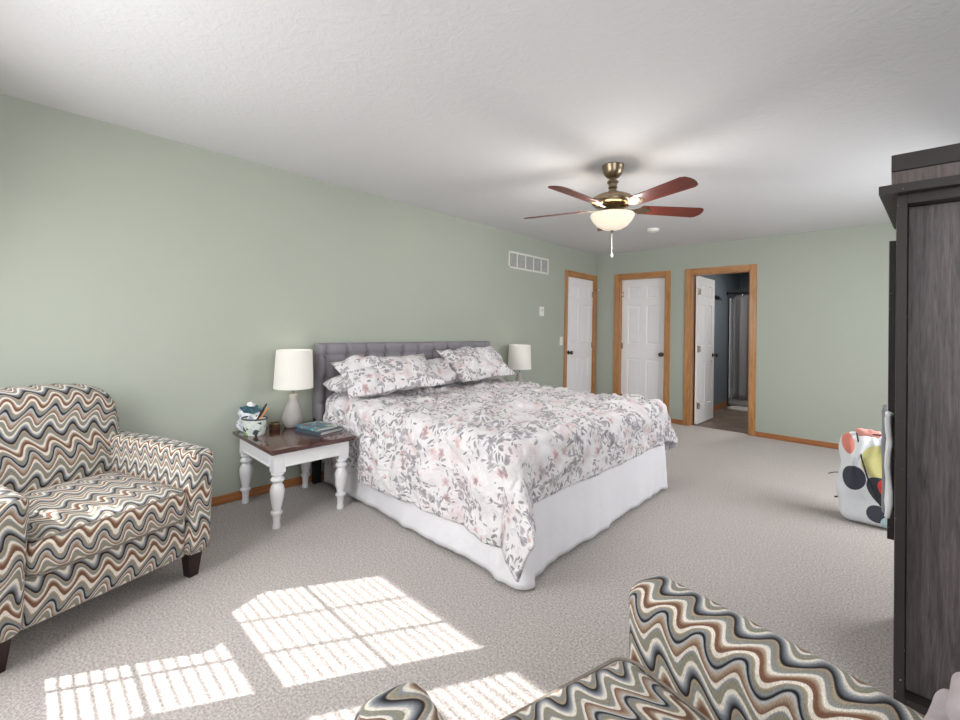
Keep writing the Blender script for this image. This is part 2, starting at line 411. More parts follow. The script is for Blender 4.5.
# ------------------------------------------------------------------ doors
def grid_panels(w, h, t):
    """six panel door slab: local x 0..w, y 0..t, z 0..h"""
    bm = B()
    st = 0.105*w/0.7; mid = 0.10*w/0.7; pw = (w-2*st-mid)/2
    xs = [0, st, st+pw, st+pw+mid, st+2*pw+mid, w]
    zs = [0, 0.25, 0.84, 1.06, 1.63, 1.73, 1.90, h]
    pan = []
    for yy in (0, t):
        V = [[bm.verts.new((x, yy, z)) for z in zs] for x in xs]
        for i in range(5):
            for j in range(7):
                f = bm.faces.new((V[i][j], V[i+1][j], V[i+1][j+1], V[i][j+1]))
                if (i in (1, 3)) and (j in (1, 3, 5)): pan.append((f, 1 if yy == 0 else -1))
        ring = [V[i][0] for i in range(6)]+[V[5][j] for j in range(1, 8)]+[V[i][7] for i in range(4, -1, -1)]+[V[0][j] for j in range(6, 0, -1)]
        if yy == 0: r0 = ring
        else: r1 = ring
    n = len(r0)
    for k in range(n): bm.faces.new((r0[k], r0[(k+1) % n], r1[(k+1) % n], r1[k]))
    bmesh.ops.recalc_face_normals(bm, faces=bm.faces)
    for f, sgn in pan:
        bmesh.ops.inset_individual(bm, faces=[f], thickness=0.012, depth=-0.009)
        bmesh.ops.inset_individual(bm, faces=[f], thickness=0.010, depth=0.0)
        bmesh.ops.inset_individual(bm, faces=[f], thickness=0.018, depth=0.006)
    return bm
def knob(parent, x, y, z, sgn):
    bm = B()
    prof = [(0.0, 0), (0.031, 0), (0.031, 0.005), (0.026, 0.008), (0.011, 0.012), (0.011, 0.030), (0.020, 0.038), (0.028, 0.048), (0.029, 0.056), (0.024, 0.066), (0.012, 0.071), (0.0, 0.072)]
    lathe(bm, prof, n=20, cap=False)
    bmesh.ops.remove_doubles(bm, verts=bm.verts, dist=1e-5)
    o = finish('door_knob', bm, M_bronze, parent, (x, y, z), (PI/2 if sgn < 0 else -PI/2, 0, 0)); return o
def hinge(parent, x, y, z):
    bm = B(); tube(bm, [(0, 0, -0.045), (0, 0, 0.045)], 0.006, 8); box(bm, -0.016, 0.016, -0.002, 0.004, -0.04, 0.04)
    finish('hinge', bm, M_nickel, parent, (x, y, z))
def door(name, w, loc, rotz, recess, knob_x, hinge_x, slab=True, casw=0.068):
    """local frame: x along the opening, y=0 wall face (room side is -y), z up"""
    root = struct_empty(name, loc, (0, 0, rotz))
    c = casw; r = 0.008
    for x0, x1, z0, z1, mt in ((-c, 0.004, 0, DH+c, M_oak), (w-0.004, w+c, 0, DH+c, M_oak), (0.004, w-0.004, DH-0.004, DH+c, M_oak_h)):
        bm = B(); box(bm, x0, x1, -0.016, 0, z0, z1, 0.004, 1)
        xi = (x0+0.012, x1-0.012) if mt is M_oak else (x0, x1)
        finish('casing', bm, mt, root)
    bm = B(); box(bm, 0, 0.016, 0, T, 0, DH); box(bm, w-0.016, w, 0, T, 0, DH); box(bm, 0.016, w-0.016, 0, T, DH-0.016, DH)
    finish('jamb', bm, M_oak, root, flat=True)
    if slab:
        s = finish('slab', grid_panels(w-0.038, DH-0.03, 0.035), M_door, root, (0.019, recess, 0.012), sharp=20)
        knob(s, knob_x, 0, 0.92, -1)
        for z in (0.25, 1.02, 1.80): hinge(s, hinge_x, -0.004, z)
    return root
door('door_1', DOOR1[1]-DOOR1[0], (0, DOOR1[0], 0), PI/2, 0.012, 0.055, 0.722)
door('door_2', DOOR2[1]-DOOR2[0], (DOOR2[0], D, 0), 0, 0.078, 0.605, 0.006)
d3 = door('door_3', DOOR3[1]-DOOR3[0], (DOOR3[0], D, 0), 0, 0, 0, 0, slab=False)
bm = grid_panels(0.668, DH-0.03, 0.035)
s = finish('slab', bm, M_door, d3, (0.018+0.050, 0.122, 0.012), (0, 0, math.radians(88.6)), sharp=20)
knob(s, 0.608, 0, 0.92, -1); knob(s, 0.608, 0.035, 0.92, 1)
for z in (0.25, 1.02, 1.80):
    bm = B(); tube(bm, [(0, 0, -0.045), (0, 0, 0.045)], 0.007, 8); box(bm, -0.002, 0.004, -0.03, 0.0, -0.04, 0.04)
    finish('hinge', bm, M_nickel, s, (-0.003, -0.002, z))
# door 1: left casing fix is inherent (corner side casing meets back wall)

# ------------------------------------------------------------------ bathroom beyond door 3
BY0, BY1, BX0, BX1 = D+T, 9.24, 1.30, 3.10
def tile_mat():
    n = NT('slate_plank_tile'); v = n.coords('Object', (1, 1, 1))
    br = n.n('ShaderNodeTexBrick'); n.l(v, br.inputs['Vector']); br.inputs['Scale'].default_value = 1
    br.inputs['Brick Width'].default_value = 0.32; br.inputs['Row Height'].default_value = 0.16; br.inputs['Mortar Size'].default_value = 0.004
    br.inputs['Color1'].default_value = (*srgb(120, 104, 92), 1); br.inputs['Color2'].default_value = (*srgb(92, 78, 68), 1); br.inputs['Mortar'].default_value = (*srgb(60, 54, 50), 1)
    c = n.mix(0.5, br.outputs[0], n.ramp(n.noise(v, 7, 5, 0.6, 1), [(0.3, srgb(70, 60, 54)), (0.7, srgb(160, 142, 126))]))
    n.set(color=c, rough=0.4); return n.m
bm = B(); box(bm, BX0-T, BX1+T, D+0.06, BY1+T, -0.1, 0.002); struct('floor_bathroom', bm, tile_mat(), flat=True)
bm = B(); box(bm, BX0-T, BX1+T, BY0, BY1+T, H, H+0.1); struct('ceiling_bathroom', bm, M_ceil, flat=True)
bm = B(); box(bm, BX0-T, BX0, BY0, BY1+T, 0, H); struct('wall_bathroom_left', bm, M_blue, flat=True)
bm = B(); box(bm, BX0, BX1, BY1, BY1+T, 0, H); struct('wall_bathroom_back', bm, M_blue, flat=True)
bm = B(); box(bm, BX1, BX1+T, BY0, BY1+T, 0, H); struct('wall_bathroom_right', bm, M_blue, flat=True)
bm = B(); box(bm, BX0, BX0+0.012, BY0+0.75, 8.42, 0.002, 0.085); struct('baseboard_bathroom', bm, M_oak_base, flat=True)

M_curt = plain('charcoal_curtain_cloth', srgb(136, 132, 136), 0.85, bump=0.2, bscale=200)
M_liner = plain('white_liner', srgb(226, 228, 230), 0.6)
def hanging_sheet(x0, x1, y, z0, z1, amp, waves, nx=90, nz=16, seed=0):
    bm = B(); V = []
    for i in range(nx+1):
        u = i/nx; row = []
        for j in range(nz+1):
            w = j/nz; a = amp*(0.55+0.45*(1-w))
            x = x0+(x1-x0)*u
            yy = y+a*math.sin(2*PI*waves*u+0.6*math.sin(3*u+seed)+0.3*w)+0.3*a*math.sin(2*PI*waves*2.3*u+seed)
            row.append(bm.verts.new((x, yy, z0+(z1-z0)*w)))
        V.append(row)
    for i in range(nx):
        for j in range(nz): bm.faces.new((V[i][j], V[i+1][j], V[i+1][j+1], V[i][j+1]))
    return bm
t = thing('shower_curtain', 'charcoal shower curtain hanging across the bathroom tub beyond the open door', 'curtain', (0, 0, 0))
o = finish('curtain_panel', hanging_sheet(1.40, 2.75, 8.40, 0.13, 1.90, 0.030, 9), M_curt, t, sharp=180); md = o.modifiers.new('thickness', 'SOLIDIFY'); md.thickness = 0.003
for k in range(13):
    bm = B(); x = 1.43+k*0.105; lathe(bm, [(0.010, 0.0), (0.013, 0.02), (0.010, 0.05), (0.003, 0.06)], (x, 8.40, 1.87), 8)
    finish('curtain_ring', bm, M_nickel, t)
o = finish('curtain_liner', hanging_sheet(1.33, 1.50, 8.45, 0.10, 1.86, 0.014, 3), M_liner, t, sharp=180); md = o.modifiers.new('thickness', 'SOLIDIFY'); md.thickness = 0.002; o['label'] = 'white liner'
bm = B(); tube(bm, [(BX0, 8.40, 1.94), (BX1, 8.40, 1.94)], 0.013, 12); lathe(bm, [(0.03, 0), (0.03, 0.02)], (0, 0, 0), 12)
for v in bm.verts:
    if abs(v.co.x) < 0.05 and v.co.y < 1: v.co = Vector((BX0+v.co.z, 8.40+v.co.x, 1.94+v.co.y))
tag(finish('curtain_rod', bm, M_black), 'dark rod spanning the bathroom above the charcoal shower curtain', 'rod')
bm = B(); rbox(bm, (2.2, 8.85, 0.25), (0.89, 0.37, 0.245), 0.03, 4, 3)
o = finish('bathtub', bm, M_white); tag(o, 'white bathtub mostly hidden behind the charcoal shower curtain', 'bathtub')
# tinsel twigs tangled round the rod
bm = B(); random.seed(4)
for k in range(30):
    x = 1.42+random.random()*0.5; a = random.uniform(-1.2, 1.2)
    p0 = Vector((x, 8.36, 1.95)); p1 = p0+Vector((random.uniform(-.07, .07), random.uniform(-.06, 0.0), random.uniform(-.02, .10)))
    tube(bm, [p0, (p0+p1)/2+Vector((0, 0, 0.012)), p1], 0.004, 5)
tag(finish('rod_garland', bm, plain('greenish_foil', srgb(120, 128, 116), 0.3, 0.7)), 'spiky dull green garland wound along the shower curtain rod', 'garland')
bm = B(); box(bm, BX0, BX0+0.015, 7.95, 8.28, 1.84, 1.90)
t = thing('towel_hooks', 'dark wall rack with hooks on the blue bathroom wall', 'rack', (BX0, 7.55, 1.80))
bm = B(); box(bm, 0, 0.018, -0.35, 0.35, 0, 0.06, 0.004, 1); finish('rail', bm, M_black, t)
for k in range(5):
    bm = B(); y = -0.28+k*0.14; tube(bm, [(0.018, y, 0.03), (0.05, y, 0.02), (0.06, y, -0.02), (0.075, y, 0.0)], 0.006, 8); finish('hook', bm, M_black, t)
bm = B(); rbox(bm, (1.72, 8.16, 0.018), (0.30, 0.17, 0.016), 0.012, 5, 2, deform=lambda p: p+Vector((0, 0, 0.004*math.sin(40*p.x)*math.sin(31*p.y))))
tag(finish('bath_mat', bm, plain('pale_bath_mat', srgb(196, 190, 184), 0.95, bump=0.4, bscale=150)), 'pale bath mat on the dark tile floor before the tub', 'mat')

# ------------------------------------------------------------------ wall fittings
t = thing('air_vent', 'white rectangular return air grille high on the sage left wall', 'vent', (0, 4.48, 2.105))
bm = B(); w, h = 0.42, 0.105
for a in ((-w, w, -h, -h+0.022), (-w, w, h-0.022, h), (-w, -w+0.022, -h, h), (w-0.022, w, -h, h)): box(bm, 0, 0.008, a[0], a[1], a[2], a[3], 0.002, 1)
for k in range(1, 5): y = -w+2*w*k/5; box(bm, 0, 0.008, y-0.007, y+0.007, -h, h)
finish('grille_frame', bm, M_plate, t)
bm = B()
for k in range(13):
    z = -h+0.028+k*0.0128; prism(bm, [(0.002, -w+0.02, z-0.002), (0.006, -w+0.02, z-0.002), (0.006, -w+0.02, z+0.003), (0.002, -w+0.02, z+0.003)], (0, 2*w-0.04, 0))
finish('louvers', bm, M_plate, t, flat=True)
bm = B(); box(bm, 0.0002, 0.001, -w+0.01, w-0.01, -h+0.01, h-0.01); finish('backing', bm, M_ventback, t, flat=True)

t = thing('thermostat', 'small white thermostat on the left wall below the vent', 'thermostat', (0, 4.75, 1.497))
bm = B(); box(bm, 0, 0.022, -0.043, 0.043, -0.062, 0.062, 0.006, 2); finish('housing', bm, M_plate, t)
bm = B(); box(bm, 0.022, 0.024, -0.022, 0.022, 0.0, 0.035, 0.001, 1); finish('display', bm, plain('lcd_grey', srgb(206, 208, 202), 0.3), t)
def switch(name, label, loc, rotz):
    t = thing(name, label, 'light switch', loc, (0, 0, rotz))
    bm = B(); box(bm, 0, 0.006, -0.037, 0.037, -0.06, 0.06, 0.003, 2); finish('plate', bm, M_plate, t)
    bm = B(); box(bm, 0.006, 0.016, -0.005, 0.005, -0.008, 0.012, 0.001, 1); finish('toggle', bm, M_plate, t)
switch('light_switch', 'white switch plate on the left wall beside the corner door', (0, 5.245, 1.10), 0)
t = thing('smoke_detector', 'round white smoke detector on the ceiling beyond the fan', 'smoke detector', (1.377, 4.997, H))
bm = B(); lathe(bm, [(0.068, 0), (0.068, -0.012), (0.060, -0.030), (0.045, -0.036), (0.0, -0.036)], n=28, cap=False); bmesh.ops.remove_doubles(bm, verts=bm.verts, dist=1e-5); finish('cover', bm, M_plate, t)
bm = B(); lathe(bm, [(0.018, -0.036), (0.018, -0.040), (0.0, -0.040)], n=16, cap=False); bmesh.ops.remove_doubles(bm, verts=bm.verts, dist=1e-5); finish('test_button', bm, M_white, t)
t = thing('door_stop', 'bronze hinge pin door stop at the top of the corner door', 'door stop', (0.017, 6.125, 1.885))
bm = B(); tube(bm, [(0, 0, 0), (0.03, 0.012, 0), (0.055, 0.03, 0)], 0.005, 8); finish('arm', bm, M_bronze, t)
bm = B(); lathe(bm, [(0.010, -0.008), (0.012, 0), (0.010, 0.008)], (0.058, 0.032, 0), 10); finish('rubber_tip', bm, M_plate, t)

# ------------------------------------------------------------------ ceiling fan
FX, FY = 1.931, 2.90
M_blade = wood('cherry_fan_blade', srgb(66, 22, 13), srgb(116, 44, 28), (3, 45, 45), 0.38, 1.0, 0.03, 0.1)
fan = thing('ceiling_fan', 'brass ceiling fan with five cherry blades and lit bowl light', 'ceiling fan', (FX, FY, H))
def lpart(name, prof, mat, parent, n=40, loc=None):
    bm = B(); lathe(bm, prof, n=n, cap=False); bmesh.ops.remove_doubles(bm, verts=bm.verts, dist=1e-5)
    return finish(name, bm, mat, parent, loc)
lpart('canopy', [(0.0, 0), (0.078, 0), (0.078, -0.008), (0.074, -0.014), (0.071, -0.035), (0.062, -0.062), (0.045, -0.082), (0.022, -0.090), (0, -0.090)], M_brass, fan)
lpart('downrod', [(0.0, -0.085), (0.013, -0.085), (0.014, -0.100), (0.034, -0.106), (0.040, -0.114), (0.040, -0.122), (0.030, -0.130), (0.028, -0.150), (0.034, -0.160), (0.024, -0.166), (0.026, -0.178), (0.036, -0.184), (0.036, -0.196), (0.0, -0.2)], M_brass, fan)
lpart('motor_housing', [(0.0, -0.190), (0.036, -0.192), (0.060, -0.203), (0.110, -0.215), (0.138, -0.230), (0.146, -0.250), (0.146, -0.262), (0.138, -0.276), (0.118, -0.290), (0.085, -0.302), (0.060, -0.308), (0.0, -0.31)], M_brass, fan)
lpart('light_fitter', [(0.0, -0.30), (0.050, -0.302), (0.056, -0.318), (0.070, -0.330), (0.110, -0.340), (0.135, -0.345), (0.135, -0.352), (0.0, -0.355)], M_brass, fan)
def bowl_mat():
    n = NT('frosted_bowl_glass'); n.set(color=srgb(250, 240, 220), rough=0.4, emit=(1.0, 0.86, 0.66), emits=0.35)
    return n.m
lpart('glass_bowl', [(0.150, -0.350), (0.153, -0.356), (0.148, -0.372), (0.132, -0.400), (0.105, -0.430), (0.070, -0.450), (0.030, -0.460), (0.0, -0.462)], bowl_mat(), fan)
lpart('finial', [(0.0, -0.458), (0.012, -0.460), (0.014, -0.468), (0.007, -0.476), (0.008, -0.482), (0.0, -0.488)], M_nickel, fan, 14)
bm = B(); tube(bm, [(0, 0, -0.48), (0, 0, -0.63)], 0.0028, 6); pc = finish('pull_chain', bm, M_plate, fan)
lpart('chain_knob', [(0.0, -0.625), (0.007, -0.628), (0.011, -0.640), (0.009, -0.655), (0, -0.660)], M_white, pc, 12)
def blade_bm():
    bm = B(); th = 0.007; pts = []
    x0, x1, w0, w1 = 0.20, 0.68, 0.055, 0.068
    pts += [(x0, -w0+0.012), (x0+0.012, -w0)]
    pts += [(x1-0.045, -w1), (x1-0.018, -w1+0.012), (x1-0.004, -w1+0.040), (x1, 0.0), (x1-0.004, w1-0.040), (x1-0.018, w1-0.012), (x1-0.045, w1)]
    pts += [(x0+0.012, w0), (x0, w0-0.012)]
    prism(bm, [(x, y, -th/2) for x, y in pts], (0, 0, th)); return bm
def bracket_bm():
    bm = B()
    prism(bm, [(0.10, -0.016, -0.012), (0.16, -0.012, -0.010), (0.20, -0.040, -0.007), (0.245, -0.046, -0.007), (0.27, -0.020, -0.007), (0.29, 0.0, -0.007), (0.27, 0.020, -0.007), (0.245, 0.046, -0.007), (0.20, 0.040, -0.007), (0.16, 0.012, -0.010), (0.10, 0.016, -0.012)], (0, 0, 0.004))
    for x, y in ((0.235, -0.026), (0.235, 0.026), (0.265, 0)): lathe(bm, [(0.006, -0.010), (0.006, -0.006)], (x, y, 0), 10)
    return bm
bl0 = br0 = None
for k in range(5):
    a = math.radians(-22+72*k)
    rot = Matrix.Rotation(a, 4, 'Z') @ Matrix.Rotation(math.radians(-13), 4, 'X')
    if k == 0:
        bl = bl0 = finish('blade', blade_bm(), M_blade, fan, sharp=30); br = finish('blade_bracket', bracket_bm(), M_brass, bl)
    else:
        bl = bl0.copy(); COL.objects.link(bl); br = br2 = br0.copy() if br0 else None; COL.objects.link(br); br.parent = bl
    if k == 0: br0 = br
    bl.parent = fan; bl.matrix_local = Matrix.Translation((0, 0, -0.305)) @ rot
fl = bpy.data.lights.new('fan_lamp', 'POINT'); fl.energy = 56; fl.shadow_soft_size = 0.165; fl.color = (1, 0.96, 0.91)
flo = bpy.data.objects.new('fan_lamp', fl); COL.objects.link(flo); flo.location = (FX, FY, H-0.40)

# ------------------------------------------------------------------ bed
BYC = 2.645
M_grey = plain('grey_headboard_linen', srgb(140, 136, 142), 0.9, bump=0.25, bscale=400, vary=0.08)
M_skirt = plain('pale_bed_skirt_cotton', srgb(234, 233, 237), 0.85, bump=0.9, bscale=16)
bed = thing('bed', 'king bed with grey tufted headboard and white bed skirt', 'bed', (0, BYC, 0))
# headboard: tufted height field
bm = B(); ny, nz = 170, 52; y0, y1, z0, z1 = -1.015, 1.015, 0.50, 1.115
V = []
for i in range(ny+1):
    row = []
    for j in range(nz+1):
        y = y0+(y1-y0)*i/ny; z = z0+(z1-z0)*j/nz
        cw = 0.188
        fy = abs(((y-y0-0.07)/cw) % 1-0.5)*2; fz = abs((((z1-z)-0.10)/0.188) % 1-0.5)*2
        dy = (1-fy)*cw/2; dz = (1-fz)*0.188/2
        # seam distance
        def seam(d): return 1-math.exp(-(d/0.016)**1.1)
        edge = min(y-y0, y1-y, z-z0 + 0.05, z1-z)
        inner = (y-y0 > 0.05 and y1-y > 0.05)
        s = seam(dy)
        if z1-z > 0.07: s *= (0.35+0.65*seam(dz))
        btn = math.exp(-((dy*dy+dz*dz)/0.022**2)) if z1-z > 0.05 else 0
        xx = 0.085+0.028*s-0.022*btn
        er = min(y-y0, y1-y, z1-z)
        if er < 0.035: xx -= 0.035*(1-math.sqrt(max(0, 1-(1-er/0.035)**2)))
        row.append(bm.verts.new((xx, y, z)))
    V.append(row)
for i in range(ny):
    for j in range(nz): bm.faces.new((V[i][j], V[i+1][j], V[i+1][j+1], V[i][j+1]))
edge_loop = [V[i][0] for i in range(ny+1)]+[V[ny][j] for j in range(1, nz+1)]+[V[i][nz] for i in range(ny-1, -1, -1)]+[V[0][j] for j in range(nz-1, 0, -1)]
back = [bm.verts.new((0.022, v.co.y, v.co.z)) for v in edge_loop]
n = len(back)
for k in range(n): bm.faces.new((edge_loop[k], edge_loop[(k+1) % n], back[(k+1) % n], back[k]))
bm.faces.new(back)
hb = finish('headboard', bm, M_grey, bed, sharp=60)
for i in range(10):
    y = y0+0.07+0.188*(i+0.0)+0.0
    bm = B(); lathe(bm, [(0.0, 0.0), (0.012, 0.002), (0.013, 0.008), (0.007, 0.013), (0.0, 0.014)], n=12, cap=False); bmesh.ops.remove_doubles(bm, verts=bm.verts, dist=1e-5)
    finish('button', bm, M_grey, hb, (0.078, y, 1.015), (0, PI/2, 0))
for s in (-1, 1):
    bm = B(); box(bm, 0.03, 0.075, s*0.985-0.03, s*0.985+0.03, 0, 0.52, 0.003, 1); finish('headboard_leg', bm, M_black, bed)
for x, y in ((1.66, -0.905), (1.66, 0.905), (0.5, -0.9), (0.5, 0.9)):
    bm = B(); box(bm, x-0.03, x+0.03, y-0.03, y+0.03, 0, 0.13, 0.004, 1); finish('frame_leg', bm, M_black, bed)
bm = B(); rbox(bm, (1.10, 0, 0.255), (0.97, 0.93, 0.125), 0.03, 4, 2); finish('box_spring', bm, M_skirt, bed)
bm = B(); rbox(bm, (1.10, 0, 0.525), (0.98, 0.96, 0.145), 0.07, 6, 3); finish('mattress', bm, M_white, bed)
# skirt
def skirt_bm():
    bm = B(); X1, Yh, rr = 2.075, 0.950, 0.05
    path = []
    L0 = 0.12
    n1 = 120
    for i in range(n1): path.append((L0+(X1-rr-L0)*i/n1, -Yh, 0, -1))
    for i in range(12): a = -PI/2+PI/2*i/12; path.append((X1-rr+rr*math.cos(a), -Yh+rr+rr*math.sin(a), math.cos(a), math.sin(a)))
    for i in range(n1): path.append((X1, -Yh+rr+(2*Yh-2*rr)*i/n1, 1, 0))
    for i in range(12): a = PI/2*i/12; path.append((X1-rr+rr*math.cos(a), Yh-rr+rr*math.sin(a), math.cos(a), math.sin(a)))
    for i in range(n1+1): path.append((X1-rr-(X1-rr-L0)*i/n1, Yh, 0, 1))
    nz = 14; V = []
    s = 0; prev = None
    for (x, y, nx, ny) in path:
        if prev: s += math.hypot(x-prev[0], y-prev[1])
        prev = (x, y); row = []
        cd = math.hypot(x-X1, y+Yh); cd2 = math.hypot(x-X1, y-Yh)
        near = math.exp(-(cd/0.16)**2); far = math.exp(-(cd2/0.12)**2)
        for j in range(nz+1):
            w = 1-j/nz      # 1 at the floor
            f = noise.noise((s*3.1, w*0.6, 1.3))*0.022+noise.noise((s*9, w*0.8, 7))*0.014+noise.noise((s*19+w*4, w*3, 4))*0.006
            off = w**1.3*(0.012+f)+near*w*(0.035+0.02*math.sin(s*42))+far*w*0.03
            zb = 0.012+0.014*(noise.noise((s*2.3, 0, 3))+0.5)
            row.append(bm.verts.new((x+nx*off, y+ny*off, zb+(0.385-zb)*(1-w))))
        V.append(row)
    for a, b in zip(V, V[1:]):
        for j in range(nz): bm.faces.new((a[j], b[j], b[j+1], a[j+1]))
    return bm
sk = finish('bed_skirt', skirt_bm(), M_skirt, bed, sharp=180)
md = sk.modifiers.new('thickness', 'SOLIDIFY'); md.thickness = 0.003

# comforter: a flat cloth draped over a rounded block
def comforter_bm():
    bm = B(); uvl = bm.loops.layers.uv.verify()
    X1, Y0, Y1, TOP, R = 2.085, -0.965, 0.965, 0.690, 0.085
    nX, nY = 190, 210
    Xa, Xb = 0.16, X1-R+0.35
    Ya, Yb = Y0+R-0.56, Y1-R+0.50
    V = []; UV = {}
    for i in range(nX+1):
        row = []
        for j in range(nY+1):
            X = Xa+(Xb-Xa)*i/nX; Y = Ya+(Yb-Ya)*j/nY
            # slightly uneven hems
            cx = min(X, X1-R); cy = max(Y0+R, min(Y1-R, Y))
            dx, dy = X-cx, Y-cy
            hem = 1+0.035*noise.noise((X*1.7, Y*1.7, 5))
            dx *= hem; dy *= hem
            if dx > 0 and dy != 0:
                aa, bb = 0.35, (0.50 if dy > 0 else 0.56)
                g = max(dx/aa, abs(dy)/bb)/math.hypot(dx/aa, dy/bb)
                kk = 1.0 if dy > 0 else -0.08
                g = 1-kk*(1-g); dx *= g; dy *= g
            rho = math.hypot(dx, dy)
            along = X if abs(dy) > abs(dx) else Y*1.0+3
            if rho > 1e-9: ux, uy = dx/rho, dy/rho
            else: ux = uy = 0
            q = R*PI/2
            if rho < q: hh = R*math.sin(rho/R); dr = R*(1-math.cos(rho/R))
            else:
                e = rho-q; corner = 1-abs(abs(ux)-abs(uy)) if (ux and uy) else 0
                fl = 0.05+0.24*corner
                hh = R+fl*e; dr = R+e*(1-0.35*fl)
                k = min(1, e/0.25)
                if corner > 0.02: al = along*1.0
                fold = noise.noise((cx*4.2+ux*0.7, cy*4.2+uy*0.7, 2.2))*0.045+noise.noise((cx*10+ux*2, cy*10+uy*2, e*1.5))*0.020
                hh += k*fold + k*corner*0.010*math.sin(9*math.atan2(uy, ux))
                hh = max(hh, R*0.75)
            z = TOP-dr
            # puffy quilting and creases on the upper face
            pf = noise.noise((X*2.3, Y*2.6, 0.5))*0.024+abs(noise.noise((X*5.5+Y*1.5, Y*5.5-X*2, 3.1)))*0.048+abs(noise.noise((X*11+Y*5, Y*11, 9.1)))*0.026+abs(noise.noise((X*24+Y*3, Y*20+X*9, 2.1)))*0.009
            pf *= (1.0 if rho < q else max(0.5, 1-(rho-q)*2))
            head = math.exp(-((X-0.16)/0.35)**2)*0.02
            nx_, ny_, nz_ = (0, 0, 1)
            if rho > 0:
                a = min(rho/R, PI/2); nx_, ny_, nz_ = ux*math.sin(a), uy*math.sin(a), math.cos(a)
            px, py, pz = cx+ux*hh*(1+(0.55*min(1, max(0, rho-q)/0.3)*(1-abs(abs(ux)-abs(uy))) if (uy < 0 and ux > 0) else 0))+nx_*pf, cy+uy*hh+ny_*pf, z+nz_*pf+head*(1 if rho < q else 0)
            if pz < 0.03: pz = 0.03
            v = bm.verts.new((px, py, pz)); UV[v] = (X, Y); row.append(v)
        V.append(row)
    for i in range(nX):
        for j in range(nY):
            f = bm.faces.new((V[i][j], V[i+1][j], V[i+1][j+1], V[i][j+1]))
            for l in f.loops: l[uvl].uv = UV[l.vert]
    return bm
o = finish('comforter', comforter_bm(), M_floral, None, (0, BYC, 0), sharp=180)
md = o.modifiers.new('thickness', 'SOLIDIFY'); md.thickness = 0.018; md.offset = -1
tag(o, 'white floral comforter with grey leaves and pink blooms spread over bed', 'comforter')

def pillow_mesh(w, h, t, seed=0, flange=0.0):
    pinch = 1.0 if seed < 5 else -1.6
    bm = B(); uvl = bm.loops.layers.uv.verify(); n = 44
    tops, bots = [], []; UV = {}
    for side in (1, -1):
        V = []
        for i in range(n+1):
            row = []
            for j in range(n+1):
                a = -1+2*i/n; b = -1+2*j/n
                x = w/2*a*(1-0.075*pinch*(1-b*b)); y = h/2*b*(1-0.10*(pinch if pinch > 0 else pinch*1.5)*(1-a*a))
                fa = max(0, 1-(abs(a)/(1-flange))**2.6) if abs(a) < 1-flange else 0
                fb = max(0, 1-(abs(b)/(1-flange*w/h))**2.6) if abs(b) < 1-flange*w/h else 0
                th = (fa*fb)**0.55*t/2
                wr = abs(noise.noise((x*6+seed, y*6, side*2.0+seed)))*0.048*min(1, th/(t*0.2)+0.15)
                wr += noise.noise((x*15, y*15+seed, seed))*0.006
                z = side*(th+wr*(1 if th > 0 else 0)+0.0025)
                bend = 0.03*noise.noise((a*1.3+seed, b*1.3, 4))
                if i in (0, n) or j in (0, n): z = 0
                v = bm.verts.new((x, y, z+bend)); UV[v] = (x*side+seed*0.37, y+seed*0.61); row.append(v)
            V.append(row)
        for i in range(n):
            for j in range(n):
                q = (V[i][j], V[i+1][j], V[i+1][j+1], V[i][j+1])
                f = bm.faces.new(q if side > 0 else q[::-1])
                for l in f.loops: l[uvl].uv = UV[l.vert]
    bmesh.ops.remove_doubles(bm, verts=bm.verts, dist=1e-5)
    return bm
def pillow(label, c, w, h, t, rx, ry, rz, seed, flange=0.04, mat=None, name='pillow'):
    o = finish(name, pillow_mesh(w, h, t, seed, flange), mat or M_floral, sharp=180)
    # local x: pillow width (runs along world y), local y: pillow height (leans from foot to head), z: outward
    base = Matrix(((0, -1, 0), (1, 0, 0), (0, 0, 1)))   # x->+y, y->-x (towards the head)
    o.matrix_world = Matrix.Translation(c) @ (Matrix.Rotation(rz, 3, 'Z') @ Matrix.Rotation(ry, 3, 'Y') @ Matrix.Rotation(rx, 3, 'X') @ base).to_4x4()
    tag(o, label, 'pillow', 'floral pillows against the headboard'); return o
PILLOWS = [
 ('floral pillow leaning at the front left of the headboard, nearest the end table', (0.46, 2.06, 0.885), 0.84, 0.46, 0.15, 0.06, math.radians(30), math.radians(-8), 1.0),
 ('floral pillow on the far right of the headboard, nearest the corner doors', (0.40, 3.14, 0.915), 0.80, 0.46, 0.15, 0.04, math.radians(38), math.radians(2), 2.3),
 ('floral pillow lying low in the middle gap between the two leaning pillows', (0.32, 2.66, 0.850), 0.60, 0.36, 0.13, 0.0, math.radians(30), 0.0, 3.7),
 ('floral pillow lying flat under the front left pillow, its end poking out', (0.31, 1.86, 0.800), 0.46, 0.26, 0.11, 0.0, math.radians(6), 0.05, 5.1)]
for p in PILLOWS: pillow(*p)

